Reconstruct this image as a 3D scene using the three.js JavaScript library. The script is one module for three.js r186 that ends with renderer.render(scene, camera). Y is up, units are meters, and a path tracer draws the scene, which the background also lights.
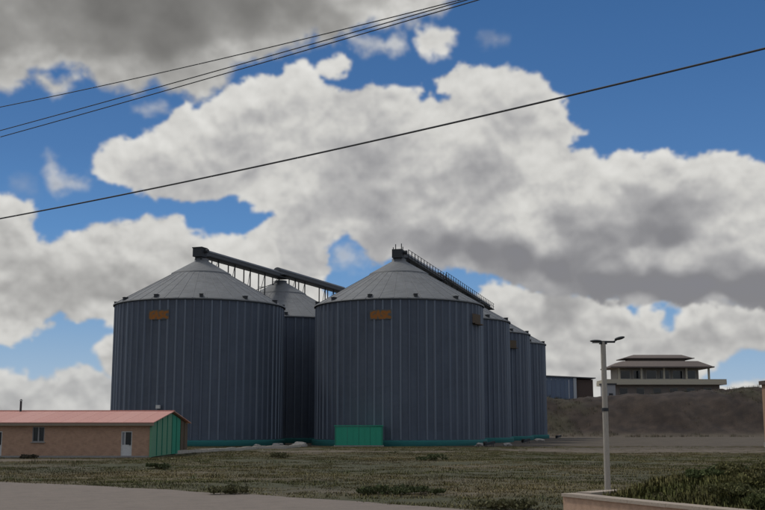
import * as THREE from 'three';
import { mergeGeometries } from 'three/addons/utils/BufferGeometryUtils.js';
import { ImprovedNoise } from 'three/addons/math/ImprovedNoise.js';

// ---------------------------------------------------------------- camera, sky, sun, exposure
const scene = new THREE.Scene();
const camera = new THREE.PerspectiveCamera(26.57, 1024 / 683, 0.1, 6000);
camera.position.set(0, 2.53, 0);
camera.rotation.set(THREE.MathUtils.degToRad(8.945), 0, 0);

const renderer = new THREE.WebGLRenderer({ antialias: true });
renderer.toneMapping = THREE.LinearToneMapping;
renderer.toneMappingExposure = 1;
renderer.shadowMap.enabled = true;

const SKY_STRENGTH = 1;
const sun = new THREE.DirectionalLight(new THREE.Color(1, 0.95, 0.88), 1.4);
sun.position.set(-62, 118, -168);
sun.target.position.set(0, 0, -130);
sun.castShadow = true;
sun.shadow.radius = 20;
sun.shadow.mapSize.set(2048, 2048);
Object.assign(sun.shadow.camera, { left: -110, right: 110, top: 130, bottom: -130, near: 1, far: 500 });
scene.add(sun, sun.target);

const { clamp, lerp, smoothstep, degToRad } = THREE.MathUtils;
const perlin = new ImprovedNoise();
const noise = (x, y, z) => perlin.noise(x + 31.7, y + 11.3, z + 57.1);
function fbm(x, y, z, n, gain = 0.5) {
  let s = 0, a = 1, t = 0;
  for (let i = 0; i < n; i++) { s += a * noise(x, y, z); t += a; a *= gain; x = x * 2.03 + 5.1; y = y * 2.03 + 1.7; z = z * 2.03 + 9.2; }
  return s / t;
}
function billow(x, y, z, n) {           // rounded heads with creases between them
  let s = 0, a = 1, t = 0;
  for (let i = 0; i < n; i++) { s += a * (1 - 2.6 * Math.abs(noise(x, y, z))); t += a; a *= 0.52; x = x * 2.1 + 3.3; y = y * 2.1 + 8.1; z = z * 2.1 + 4.4; }
  return s / t;
}
const lin = (v) => { v /= 255; return v <= 0.04045 ? v / 12.92 : Math.pow((v + 0.055) / 1.055, 2.4); };
function rng(seed) {
  let a = seed >>> 0;
  return () => { a = (a + 0x6d2b79f5) | 0; let t = Math.imul(a ^ (a >>> 15), 1 | a); t = (t + Math.imul(t ^ (t >>> 7), 61 | t)) ^ t; return ((t ^ (t >>> 14)) >>> 0) / 4294967296; };
}

// Clouds of that day: outlines and holes as azimuth, elevation in degrees (azimuth 0 is north, -z); pts: azimuth, elevation, grey of the cloud there.
const CLOUDS = [
  {poly:[4.66,6.54,5.19,6.95,5.84,7.37,6.58,7.62,7.31,7.40,8.09,7.02,9.40,6.89,11.46,6.64,13.48,6.38,15.98,6.31,19.61,6.18,23.97,6.00,23.55,-0.71,8.18,-0.77,4.64,4.96],holes:[[12.77,6.09,13.58,6.12,13.46,5.76,13.15,5.46],[14.23,6.05,15.67,6.06,15.45,5.56,15.03,4.96,14.64,5.02,14.56,5.53,14.07,5.85],[16.50,2.45,17.41,3.34,18.53,3.72,21.12,3.85,21.04,2.43,19.39,2.11,18.20,1.88,17.15,2.04]],pts:[6.25,7.05,205,7.82,6.50,200,6.76,5.88,190,9.18,6.58,155,9.36,5.53,168,11.43,5.81,200,12.46,6.15,206,12.02,5.12,185,14.05,5.44,206,10.87,4.37,188,12.92,4.74,192,10.33,3.23,182,15.95,5.70,205,17.43,5.96,200,18.36,5.22,195,16.39,4.47,172,14.40,4.00,182,18.78,3.91,178,16.35,3.46,190,9.32,3.87,192,11.33,2.71,198,18.19,1.73,206,15.81,2.46,192,19.37,1.62,202,13.34,2.53,190,9.77,1.54,195,7.77,4.14,185,21.16,4.64,190],amp:0.2,soft:0.19,op:1,tint:0.35},
  {poly:[-23.50,2.05,-19.88,2.50,-19.42,2.61,-19.04,2.66,-18.47,2.47,-18.19,2.67,-17.98,2.33,-17.26,2.34,-16.56,2.70,-15.88,2.91,-15.10,2.92,-14.59,2.67,-13.84,2.38,-12.59,2.54,-12.48,-0.76,-23.33,-0.71],holes:[],pts:[-18.93,2.37,208,-18.47,2.52,200,-16.54,2.45,198,-15.33,2.71,206,-14.57,2.01,186,-17.46,1.44,186,-16.49,1.15,192,-18.78,1.23,172,-14.53,1.01,188,-15.79,1.85,180,-17.73,2.03,190],amp:0.18,soft:0.2,op:0.95,tint:0.3},
  {poly:[-15.03,3.78,-14.85,4.20,-14.47,4.51,-14.07,4.62,-12.92,4.85,-12.08,2.29,-13.99,2.58,-14.40,2.88,-14.72,3.48],holes:[],pts:[-14.65,4.05,212,-14.36,4.41,210,-14.22,3.19,185],amp:0.14,soft:0.18,op:1,tint:0.2},
  {poly:[-24.04,10.61,-20.83,11.20,-19.89,11.47,-19.30,11.41,-18.90,11.14,-18.32,11.12,-18.24,10.57,-18.25,9.87,-17.93,9.28,-17.35,9.31,-16.77,9.59,-16.09,9.98,-15.30,10.32,-14.39,10.37,-13.48,10.41,-12.36,10.71,-11.58,10.64,-10.70,10.57,-10.37,10.11,-9.74,10.02,-8.58,9.90,-7.63,9.87,-6.78,10.04,-6.26,10.63,-5.52,11.07,-4.44,10.51,-3.09,9.46,-2.92,8.56,-3.02,7.61,-2.59,6.55,-4.37,4.96,-11.63,4.10,-14.09,4.98,-14.70,5.37,-15.43,5.05,-16.17,5.13,-16.68,5.52,-17.06,5.21,-17.62,4.74,-18.07,4.23,-19.01,3.90,-19.96,4.03,-23.61,3.83],holes:[[-17.44,5.15,-17.27,5.66,-16.80,5.88,-16.39,5.68,-16.57,5.27]],pts:[-19.29,11.06,212,-18.60,10.85,210,-18.60,10.00,200,-19.31,9.60,186,-19.27,8.80,182,-17.81,8.78,200,-15.87,9.48,205,-13.87,9.88,208,-11.83,10.27,214,-10.63,10.10,214,-7.62,9.50,212,-8.94,9.36,212,-6.04,9.90,208,-14.82,8.29,192,-16.79,7.91,192,-18.25,7.85,182,-17.14,7.03,165,-15.27,7.05,166,-14.15,6.77,158,-18.68,6.72,172,-16.62,6.29,172,-19.59,5.88,190,-18.53,5.72,180,-19.04,4.50,208,-18.10,4.73,208,-15.20,5.41,198,-14.21,5.74,200,-12.30,8.80,198,-13.28,7.62,178,-10.48,8.64,190,-4.43,9.18,200,-4.97,10.34,204,-3.88,8.55,196,-2.91,7.50,202,-7.08,8.72,206,-3.47,9.72,196],amp:0.2,soft:0.17,op:1,tint:0.15},
  {poly:[-15.40,13.74,-14.86,14.34,-13.64,14.72,-12.72,15.08,-12.01,15.63,-11.39,16.18,-10.77,16.67,-9.92,16.56,-9.29,16.90,-8.76,17.44,-8.02,17.88,-6.99,18.13,-5.85,18.37,-4.99,18.86,-4.33,19.08,-3.56,18.68,-2.79,19.26,-2.13,19.48,-1.79,18.97,-2.07,18.45,-2.89,18.23,-3.44,18.33,-3.33,17.71,-2.34,17.62,-1.13,17.58,-0.14,17.84,0.63,17.94,1.40,17.68,2.06,17.52,2.29,18.14,3.06,18.33,3.83,18.42,4.60,18.97,5.04,18.70,6.02,18.77,6.90,18.64,7.65,18.46,8.41,18.27,8.93,17.64,9.66,16.99,10.07,16.25,10.53,15.50,10.99,15.07,10.35,14.84,10.12,14.44,10.96,14.14,11.68,13.59,12.20,13.67,12.64,14.16,13.46,14.12,14.38,13.96,15.20,14.01,16.10,13.60,17.00,13.64,18.00,13.72,18.97,13.44,19.97,12.96,21.17,13.06,24.36,12.04,23.97,6.00,19.59,5.88,16.46,6.09,13.47,6.07,11.45,6.33,9.39,6.79,7.83,7.02,6.53,7.57,5.21,8.01,4.41,8.13,3.08,8.24,1.74,8.57,0.67,8.57,-0.56,8.57,-0.89,8.94,-1.32,9.74,-2.02,10.00,-2.72,9.73,-3.03,9.09,-2.81,7.88,-4.41,7.60,-5.49,9.17,-6.15,10.11,-5.84,10.69,-6.16,11.11,-6.81,11.25,-7.29,11.61,-8.31,11.95,-9.52,11.75,-10.73,11.61,-11.62,11.73,-12.66,11.94,-13.85,12.19,-14.68,12.46,-15.21,12.94],holes:[[1.90,17.83,2.23,18.19,2.72,17.92,3.16,17.50,3.59,17.03,3.15,16.88,2.61,17.25,2.28,17.10]],pts:[-14.83,13.63,206,-13.62,14.21,214,-11.72,14.83,212,-10.17,15.93,215,-8.43,16.84,214,-6.82,17.62,214,-2.90,18.85,216,-4.53,17.79,213,-7.48,15.32,188,-10.38,14.01,198,-12.43,12.83,190,-11.27,12.31,180,-9.54,12.33,180,-7.17,13.45,190,-4.52,16.44,204,-1.78,15.96,198,-6.57,16.07,194,-4.49,14.46,198,-1.77,13.70,172,-0.41,13.97,166,-0.14,15.29,184,2.06,17.10,214,4.81,18.09,216,7.53,18.00,215,9.54,16.48,208,10.41,15.30,204,6.43,16.91,196,7.07,16.37,182,4.24,16.45,204,2.60,15.53,204,0.95,13.13,184,3.65,12.37,180,5.28,12.71,166,6.35,12.84,174,3.13,13.95,198,-1.65,12.07,174,-3.38,11.73,178,-6.08,12.58,208,-4.47,12.56,202,-2.30,11.22,182,0.95,12.18,192,2.03,11.11,198,-0.14,11.54,166,8.53,14.34,208,8.50,13.20,204,7.40,11.76,208,8.01,10.38,208,5.78,10.43,190,8.84,9.73,200,3.64,11.04,198,2.29,10.48,172,-2.02,10.53,196,11.93,13.27,217,13.76,13.69,217,16.28,13.23,215,18.76,13.11,214,11.63,12.04,206,14.23,12.64,204,13.68,11.74,172,16.72,11.88,186,18.94,11.94,207,14.66,10.66,150,16.19,11.10,160,12.73,10.85,186,11.07,10.81,170,10.05,11.94,198,15.12,9.62,130,14.13,10.17,138,13.60,9.47,142,12.07,9.74,150,9.70,10.34,152,18.14,10.53,198,18.83,9.73,204,17.59,9.29,188,19.61,8.94,196,11.01,9.04,150,3.62,9.40,133,5.22,9.07,130,7.34,8.82,126,2.02,9.84,150,0.30,9.74,158,-0.40,8.95,165,9.43,8.15,128,11.49,7.57,126,12.75,7.12,126,14.02,7.19,124,15.26,6.84,124,16.50,7.00,122,17.95,6.65,126,19.16,6.70,128,10.48,8.64,140,13.57,8.65,190,15.57,8.47,198,11.72,8.40,162,18.02,8.06,165,4.15,8.34,168,0.94,8.79,190,13.48,6.28,165,17.44,6.16,165,8.36,7.12,160],amp:0.2,soft:0.16,op:1,tint:0.55},
  {poly:[-24.97,24.02,5.49,26.07,3.99,22.58,3.54,22.09,3.09,21.70,1.97,21.36,0.97,21.12,0.14,20.87,-0.69,21.12,-1.69,20.86,-2.36,20.29,-3.35,20.07,-3.74,20.67,-4.07,19.95,-5.65,19.50,-6.63,19.27,-7.83,19.01,-8.46,18.37,-8.77,17.64,-9.50,17.05,-10.14,16.91,-10.79,17.19,-11.54,17.40,-12.18,17.67,-12.86,17.42,-13.73,17.06,-14.56,17.10,-15.30,17.45,-15.83,17.80,-16.22,17.47,-16.91,16.91,-17.46,16.77,-17.97,17.12,-18.46,17.77,-18.82,17.14,-19.50,16.78,-20.18,16.71,-24.39,15.90],holes:[[-18.16,17.80,-17.77,18.03,-17.17,18.09,-16.25,17.97,-15.87,17.50,-16.73,17.53,-17.33,17.23,-17.84,17.38]],pts:[-20.42,20.96,150,-17.43,21.30,132,-14.84,21.07,113,-11.12,20.86,112,-7.33,21.31,116,-4.58,21.66,130,-2.92,21.20,152,-1.81,21.82,168,0.70,21.98,194,2.65,21.96,194,-20.31,19.04,138,-17.33,19.36,137,-14.76,19.34,124,-12.13,19.29,113,-10.01,19.82,118,-7.31,20.46,126,-5.56,20.42,155,-19.25,17.69,180,-17.79,18.33,182,-15.63,18.02,170,-14.19,18.13,178,-12.62,18.04,165,-10.50,18.27,160,-9.35,19.35,180,-8.06,19.61,182,-6.64,19.67,180,-9.68,17.50,190,-4.56,20.04,172,-16.72,17.13,190,-0.70,21.22,190,-15.49,23.92,110,-4.63,24.64,130,-23.21,19.16,135],amp:0.22,soft:0.4,op:1,tint:0.0},
  {poly:[1.64,20.20,1.97,20.50,1.75,20.81,2.30,20.70,2.86,20.99,3.41,20.68,4.07,20.56,3.85,20.06,3.62,19.45,2.96,19.36,2.18,19.27,1.97,19.78],holes:[],pts:[2.71,20.20,212],amp:0.18,soft:0.3,op:1,tint:0.1},
  {poly:[0.08,20.00,0.47,20.36,1.03,20.25,1.19,19.79,0.64,19.54,0.08,19.64],holes:[],pts:[0.58,19.93,205],amp:0.15,soft:0.35,op:0.75,tint:0.1},
  {poly:[-17.66,12.68,-17.39,13.46,-17.03,13.08,-16.66,12.60,-15.70,12.55,-15.79,12.24,-16.68,12.14,-17.27,11.90],holes:[],pts:[-16.77,12.58,200],amp:0.2,soft:0.5,op:0.7,tint:0.1},
  {poly:[-2.03,20.60,-1.14,20.35,-0.30,20.05,-0.14,19.64,-0.91,19.64,-1.80,20.04],holes:[],pts:[-1.05,20.06,200],amp:0.2,soft:0.4,op:0.6,tint:0.1},
  {poly:[5.61,20.42,6.16,20.30,6.59,19.98,6.26,19.89,5.72,20.11],holes:[],pts:[6.07,20.14,190],amp:0.2,soft:0.5,op:0.3,tint:0.1},
  {poly:[-13.29,16.32,-12.57,16.67,-11.88,16.61,-11.97,16.20,-12.97,16.14],holes:[],pts:[-12.54,16.39,195],amp:0.2,soft:0.4,op:0.45,tint:0.1},
  {poly:[-19.25,12.12,-18.67,12.26,-18.35,11.78,-18.93,11.64],holes:[],pts:[-18.80,11.95,180],amp:0.2,soft:0.6,op:0.25,tint:0.1},
  {poly:[-2.28,9.10,-1.64,9.31,-1.10,8.89,-1.31,8.47,-2.01,8.36,-2.39,8.57],holes:[],pts:[-1.79,8.78,200],amp:0.3,soft:0.7,op:0.6,tint:0.1},
];

function makeSky() {
  const W = 4096, H = 2048, data = new Float32Array(W * H * 4);
  const A0 = -27, E0 = -1, STEP = 0.1, GW = 541, GH = 301;
  function sdf(poly, x, y) {
    let best = 1e9, inside = false;
    for (let i = 0, n = poly.length / 2, j = n - 1; i < n; j = i++) {
      const ax = poly[i * 2], ay = poly[i * 2 + 1], bx = poly[j * 2], by = poly[j * 2 + 1], dx = bx - ax, dy = by - ay;
      const t = clamp(((x - ax) * dx + (y - ay) * dy) / (dx * dx + dy * dy + 1e-9), 0, 1), ex = x - ax - dx * t, ey = y - ay - dy * t;
      best = Math.min(best, ex * ex + ey * ey);
      if (ay > y !== by > y && x < ((bx - ax) * (y - ay)) / (by - ay) + ax) inside = !inside;
    }
    return inside ? Math.sqrt(best) : -Math.sqrt(best);
  }
  const grids = CLOUDS.map((c) => {
    const d = new Float32Array(GW * GH), b = new Float32Array(GW * GH);
    for (let j = 0; j < GH; j++) for (let i = 0; i < GW; i++) {
      const x = A0 + i * STEP, y = E0 + j * STEP;
      let v = sdf(c.poly, x, y);
      for (const h of c.holes) v = Math.min(v, -sdf(h, x, y));
      d[j * GW + i] = v;
      if (v > -1.5) {
        let s = 0, w = 0;
        for (let k = 0; k < c.pts.length; k += 3) { const r = (x - c.pts[k]) ** 2 + ((y - c.pts[k + 1]) * 1.25) ** 2 + (c.soft > 0.35 ? 0.6 : 0.06), q = 1 / (r * r); s += q * c.pts[k + 2]; w += q; }
        b[j * GW + i] = s / w;
      }
    }
    return { d, b };
  });
  const sample = (g, x, y) => {
    const u = clamp((x - A0) / STEP, 0, GW - 1.001), v = clamp((y - E0) / STEP, 0, GH - 1.001), i = u | 0, j = v | 0, fx = u - i, fy = v - j, k = j * GW + i;
    return lerp(lerp(g[k], g[k + 1], fx), lerp(g[k + GW], g[k + GW + 1], fx), fy);
  };
  const blue = [[0, 184, 198, 211], [3, 151, 179, 206], [6, 120, 159, 200], [10, 93, 140, 193], [14, 79, 122, 175], [18, 69, 111, 164], [22, 62, 103, 155], [40, 52, 92, 150], [90, 44, 80, 138]];
  const out = [0, 0, 0];
  function air(el) {
    let k = 0; while (k < blue.length - 2 && blue[k + 1][0] < el) k++;
    const t = clamp((el - blue[k][0]) / (blue[k + 1][0] - blue[k][0]), 0, 1);
    for (let c = 0; c < 3; c++) out[c] = lin(lerp(blue[k][c + 1], blue[k + 1][c + 1], t));
  }
  function over(b, alpha, tint) {
    const t = clamp((205 - b) / 70, 0, 1) * tint;
    const rgb = [b * (1 - 0.035 * t) + 1, b * (1 - 0.022 * t), b * (0.982 + 0.06 * t)];
    for (let c = 0; c < 3; c++) out[c] = lerp(out[c], lin(clamp(rgb[c], 0, 255)), alpha);
  }
  for (let row = 0; row < H; row++) {
    const el = ((row + 0.5) / H - 0.5) * 180;
    for (let col = 0; col < W; col++) {
      const o = (row * W + col) * 4;
      data[o + 3] = 1;
      if (el < -0.3) { data[o] = 0.1; data[o + 1] = 0.09; data[o + 2] = 0.065; continue; }
      const round = ((col + 0.5) / W - 0.5) * 2 * Math.PI, ce = Math.cos(degToRad(el)), dx = Math.cos(round) * ce, dz = Math.sin(round) * ce, dy = Math.sin(degToRad(el));
      const az = (Math.atan2(dx, -dz) * 180) / Math.PI;
      const win = smoothstep(26.5 - Math.abs(az), 0, 4) * smoothstep(28.5 - el, 0, 4.5);
      air(Math.max(0, el));
      const px = dx * 57.3, py = dy * 57.3 * 1.25, pz = dz * 57.3;
      if (win < 1) {                      // the same broken cumulus all round
        const k = 1 / (0.35 + dy), f = fbm(dx * k * 3.1, 1.4 * dy, dz * k * 3.1, 6) + 0.10;
        const alpha = smoothstep(f, -0.01, 0.10);
        over(clamp(216 - 230 * Math.max(0, f - 0.07) + 60 * fbm(px * 0.5, py * 0.5, pz * 0.5, 3), 125, 218), alpha, 0.4);
      }
      if (win > 0) {
        const keep = win < 1 ? out.slice() : null;
        if (keep) air(Math.max(0, el));
        const wx = 0.55 * fbm(px * 0.55, py * 0.55, pz * 0.55, 4), wy = 0.45 * fbm(px * 0.55 + 40, py * 0.55, pz * 0.55, 4);
        const heads = (x, y, z) => 0.55 * billow(x * 0.36, y * 0.29, z * 0.36, 2) + 0.45 * billow(x * 0.95, y * 0.76, z * 0.95, 3);
        const bl = billow(px * 0.8, py * 0.8, pz * 0.8, 4) - 0.42, fine = fbm(px * 2.6, py * 2.6, pz * 2.6, 3, 0.6), shred = fbm(px * 1.3 + 20, py * 1.3, pz * 1.3, 5, 0.62);
        const lit = clamp(heads(px, py, pz) - heads(px + 0.12, py + 0.6, pz), -0.8, 0.8), soft = fbm(px * 0.32 + 7, py * 0.8, pz * 0.32, 4, 0.5);
        for (let k = 0; k < CLOUDS.length; k++) {
          const c = CLOUDS[k], d0 = sample(grids[k].d, az + wx, el + wy);
          if (d0 < -1.3) continue;
          const ragged = c.soft > 0.24;
          const d = d0 + c.amp * (ragged ? 0.7 * bl + 2.6 * shred : 1.6 * bl + 0.9 * shred + 0.3 * fine);
          const alpha = smoothstep(d, -c.soft, c.soft * 0.8) * c.op;
          if (alpha <= 0) continue;
          let b = sample(grids[k].b, az + wx * 0.8, el + wy * 0.8);
          const puff = clamp((b - 112) / 80, 0.2, 1);
          b += puff * (27 * lit + 25 * soft + 6 * shred + 9 * Math.min(0, bl));
          b += 8 * smoothstep(d, 0, 0.2) * (1 - smoothstep(d, 0.2, 0.6)) * puff;
          over(b > 205 ? 205 + (b - 205) * 0.6 : b, alpha, c.tint);
        }
        if (keep) for (let c = 0; c < 3; c++) out[c] = lerp(keep[c], out[c], win);
      }
      data[o] = out[0]; data[o + 1] = out[1]; data[o + 2] = out[2];
    }
  }
  const t = new THREE.DataTexture(data, W, H, THREE.RGBAFormat, THREE.FloatType);
  t.mapping = THREE.EquirectangularReflectionMapping;
  t.magFilter = t.minFilter = THREE.LinearFilter;
  t.needsUpdate = true;
  return t;
}
scene.background = makeSky();
scene.environment = scene.background;
scene.backgroundIntensity = SKY_STRENGTH;
scene.environmentIntensity = SKY_STRENGTH;

// ---------------------------------------------------------------- helpers
const taken = {};
function numbered(name) {
  const n = taken[name] = (taken[name] ?? -1) + 1;
  return n ? name + '_' + String(n).padStart(3, '0') : name;
}
function tag(o, label, category, group, kind) {
  Object.assign(o.userData, { label, category });
  if (group) o.userData.group = group;
  if (kind) o.userData.kind = kind;
  return o;
}
function thing(name, label, category, pos = [0, 0, 0], turn = 0, group) {
  const o = new THREE.Group();
  o.name = numbered(name); o.position.set(...pos); o.rotation.y = turn;
  scene.add(o);
  return tag(o, label, category, group);
}
function part(name, geo, mat, parent) {
  const m = new THREE.Mesh(Array.isArray(geo) ? mergeGeometries(geo.map((g) => (g.index ? g.toNonIndexed() : g))) : geo, mat);
  m.name = parent === scene ? numbered(name) : name;
  m.castShadow = m.receiveShadow = true;
  parent.add(m);
  return m;
}
function structure(name, geo, mat) { const m = part(name, geo, mat, scene); m.userData.kind = 'structure'; return m; }
function box(w, h, d, x = 0, y = 0, z = 0, rx = 0, ry = 0, rz = 0) {   // uv in metres
  const g = new THREE.BoxGeometry(w, h, d), uv = g.attributes.uv, sz = [[d, h], [d, h], [w, d], [w, d], [w, h], [w, h]];
  for (let i = 0; i < uv.count; i++) { const s = sz[(i / 4) | 0]; uv.setXY(i, uv.getX(i) * s[0], uv.getY(i) * s[1]); }
  if (rx || ry || rz) g.applyMatrix4(new THREE.Matrix4().makeRotationFromEuler(new THREE.Euler(rx, ry, rz)));
  return g.translate(x, y, z);
}
function bar(a, b, r, seg = 6) {                                     // a round bar from a to b
  const A = new THREE.Vector3(...a), B = new THREE.Vector3(...b), d = B.clone().sub(A), L = d.length();
  const g = new THREE.CylinderGeometry(r, r, L, seg, 1);
  g.applyQuaternion(new THREE.Quaternion().setFromUnitVectors(new THREE.Vector3(0, 1, 0), d.normalize()));
  return g.translate((A.x + B.x) / 2, (A.y + B.y) / 2, (A.z + B.z) / 2);
}
function noiseTexture(size, fn, srgb = true) {
  const data = new Uint8Array(size * size * 4);
  for (let y = 0; y < size; y++) for (let x = 0; x < size; x++) {
    const c = fn(x / size, y / size), o = (y * size + x) * 4;
    data[o] = clamp(c[0], 0, 1) * 255; data[o + 1] = clamp(c[1], 0, 1) * 255; data[o + 2] = clamp(c[2], 0, 1) * 255; data[o + 3] = 255;
  }
  const t = new THREE.DataTexture(data, size, size);
  t.wrapS = t.wrapT = THREE.RepeatWrapping; t.magFilter = THREE.LinearFilter; t.minFilter = THREE.LinearMipmapLinearFilter; t.generateMipmaps = true;
  if (srgb) t.colorSpace = THREE.SRGBColorSpace;
  t.needsUpdate = true;
  return t;
}
// noise that repeats over the unit square (a torus walked through 3-D noise)
function tile(u, v, f, seed, n = 3) {
  const a = u * 2 * Math.PI, b = v * 2 * Math.PI, R = f / 6.283;
  return fbm(Math.cos(a) * R + seed, Math.sin(a) * R + Math.cos(b) * R, Math.sin(b) * R - seed, n, 0.55);
}
const grain = noiseTexture(512, (u, v) => { const k = 0.86 + 0.30 * tile(u, v, 24, 3, 4) + 0.22 * tile(u, v, 120, 9, 2); return [k, k, k]; }, false);
function scaled(tex, s) { const t = tex.clone(); t.repeat.set(s, s); t.needsUpdate = true; return t; }
const col = (r, g, b) => new THREE.Color().setRGB(r, g, b);
function std(r, g, b, rough = 0.85, metal = 0, map = null, extra = {}) { return new THREE.MeshStandardMaterial({ color: col(r, g, b), roughness: rough, metalness: metal, map, ...extra }); }

// ---------------------------------------------------------------- terrain
const rowsAt = (k, n) => Array.from({ length: n }, (_, i) => (k ? [2.2 + 6.2 * i, -143 - 23.2 * i] : [-24.2 + 8.5 * i, -143 - 22.1 * i]));
const SILOS = [...rowsAt(0, 3), ...rowsAt(1, 4)];
const SR = 11, SH = 18, SLOPE = Math.tan(degToRad(30));
// far edge of the track in the foreground
const trackEdge = (x) => -49.5 + ((x + 17.2) / 19) * 15.4 - 0.011 * (x + 17.2) * (x - 1.8) * -1;
const trackNear = (x) => trackEdge(x) + 13.5 + 0.25 * (x + 17);
function plateau(x, z) {
  const side = smoothstep(x, 8, 30), top = 8.6 + 0.055 * clamp(x - 45, 0, 70) + 0.9 * fbm(x * 0.05, 2, z * 0.05, 3);
  const foot = -238 - 3 * noise(x * 0.06, 0, 1);
  return side * top * smoothstep(-z, -foot, -foot + 24 + 5 * noise(x * 0.09, 4, 2));
}
function heightAt(x, z) {
  const trackLevel = smoothstep(Math.abs(z - (trackEdge(x) + 6.5)), 6, 9);
  const yard = smoothstep(z, -128, -108);
  let h = (0.22 * fbm(x * 0.09, 0, z * 0.09, 3) + 0.10 * fbm(x * 0.45, 5, z * 0.45, 2)) * trackLevel * (0.25 + 0.75 * yard);
  h *= 1 - smoothstep(-z, 60, 78) * smoothstep(-x, 14, 18) * 0.8;
  const p = plateau(x, z);
  if (p > 0.01) h += p + (1.1 * fbm(x * 0.12, 3, z * 0.12, 4) + 0.8 * billow(x * 0.16, 4, z * 0.07, 3) - 0.3) * smoothstep(p, 0.2, 3);
  return h;
}
const patch = (x, z, cx, cz, rx, rz, turn = 0) => { const c = Math.cos(turn), s = Math.sin(turn), u = (x - cx) * c + (z - cz) * s, v = -(x - cx) * s + (z - cz) * c; return 1 - Math.hypot(u / rx, v / rz) + 0.55 * fbm(x * 0.22, 8, z * 0.22, 3); };
function bareness(x, z) {                 // 1 where no grass grows
  let b = 0;
  b = Math.max(b, smoothstep(patch(x, z, 27, -112, 17, 15), 0, 0.25));
  b = Math.max(b, smoothstep(patch(x, z, 46, -135, 26, 30), 0, 0.3) * 0.8);
  b = Math.max(b, smoothstep(patch(x, z, -2, -106, 11, 5), 0, 0.25));
  b = Math.max(b, smoothstep(patch(x, z, -13, -118, 12, 4.5, 0.2), 0, 0.3));
  b = Math.max(b, smoothstep(patch(x, z, -29, -80, 10, 3.5), 0, 0.3));
  b = Math.max(b, smoothstep(patch(x, z, 55, -170, 30, 14), 0, 0.3) * 0.7);
  b = Math.max(b, smoothstep(-z, 126, 133));
  b = Math.max(b, 0.55 * smoothstep(fbm(x * 0.16, 2, z * 0.3, 4), 0.10, 0.32));
  return b;
}
function groundColour(x, z, out) {
  const n = fbm(x * 0.11, 1, z * 0.11, 4), m = fbm(x * 0.5, 7, z * 0.5, 3), bare = clamp(bareness(x, z) + 0.25 * m, 0, 1);
  const wet = smoothstep(n, -0.25, 0.3);
  const grass = [lerp(0.070, 0.125, wet), lerp(0.070, 0.103, wet), lerp(0.030, 0.050, wet)];
  const k = lerp(1, 0.74, smoothstep(-z + 8 * n, 108, 122)), soil = [(0.155 + 0.05 * m) * k, (0.125 + 0.045 * m) * k, (0.088 + 0.035 * m) * k];
  const earth = [0.056 + 0.045 * m + 0.03 * n, 0.041 + 0.032 * m + 0.024 * n, 0.031 + 0.022 * m + 0.018 * n];
  const scrub = smoothstep(fbm(x * 0.07 + 3, 1, z * 0.07, 4), 0.08, 0.3) * 0.6;
  const p = smoothstep(plateau(x, z), 0.15, 1.2);
  for (let c = 0; c < 3; c++) out[c] = lerp(lerp(grass[c], soil[c], bare), lerp(earth[c], [0.075, 0.07, 0.036][c], scrub), p) * (1 + 0.22 * m);
}
function axis(lo, hi, step, grow, far0, far1) {
  const a = []; for (let v = lo; v <= hi; v += step) a.push(v);
  for (let v = hi, s = step; v < far1;) { s *= grow; v += s; a.push(Math.min(v, far1)); }
  for (let v = lo, s = step; v > far0;) { s *= grow; v -= s; a.unshift(Math.max(v, far0)); }
  return a;
}
{
  const xs = axis(-48, 112, 0.9, 1.09, -3000, 3000), zs = axis(-282, -18, 0.95, 1.09, -3500, 1500), pos = [], colr = [], uv = [], idx = [], c = [0, 0, 0];
  for (const z of zs) for (const x of xs) {
    pos.push(x, heightAt(x, z), z); groundColour(x, z, c); colr.push(...c); uv.push(x / 9, z / 9);
  }
  const n = xs.length;
  for (let j = 0; j < zs.length - 1; j++) for (let i = 0; i < n - 1; i++) { const a = j * n + i; idx.push(a, a + n, a + 1, a + 1, a + n, a + n + 1); }
  const g = new THREE.BufferGeometry();
  g.setAttribute('position', new THREE.Float32BufferAttribute(pos, 3)); g.setAttribute('color', new THREE.Float32BufferAttribute(colr, 3)); g.setAttribute('uv', new THREE.Float32BufferAttribute(uv, 2));
  g.setIndex(idx); g.computeVertexNormals();
  structure('ground', g, new THREE.MeshStandardMaterial({ vertexColors: true, roughness: 1, map: grain, bumpMap: grain, bumpScale: 0.06 }));
}
{ // dusty track across the foreground, ragged at both sides
  const pos = [], uv = [], idx = [], N = 320, M = 10;
  for (let i = 0; i <= N; i++) {
    const x = -75 + (i / N) * 110, a = trackEdge(x) + 0.9 * fbm(x * 0.35, 3, 0, 4), b = trackNear(x) + 0.8 * fbm(x * 0.4, 9, 0, 3);
    for (let j = 0; j <= M; j++) { const z = lerp(a, b, j / M); pos.push(x, heightAt(x, z) + 0.012, z); uv.push(x / 5, z / 5); }
  }
  for (let i = 0; i < N; i++) for (let j = 0; j < M; j++) { const a = i * (M + 1) + j; idx.push(a, a + 1, a + M + 1, a + 1, a + M + 2, a + M + 1); }
  const g = new THREE.BufferGeometry();
  g.setAttribute('position', new THREE.Float32BufferAttribute(pos, 3)); g.setAttribute('uv', new THREE.Float32BufferAttribute(uv, 2)); g.setIndex(idx); g.computeVertexNormals();
  const dust = noiseTexture(512, (u, v) => { const k = 0.86 + 0.22 * tile(u, v, 9, 14, 5) + 0.2 * tile(u, v, 90, 2, 2); return [k, k * 0.99, k * 0.98]; }, false);
  structure('road', g, std(0.235, 0.197, 0.163, 0.97, 0, dust, { bumpMap: grain, bumpScale: 0.02 }));
}

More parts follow.
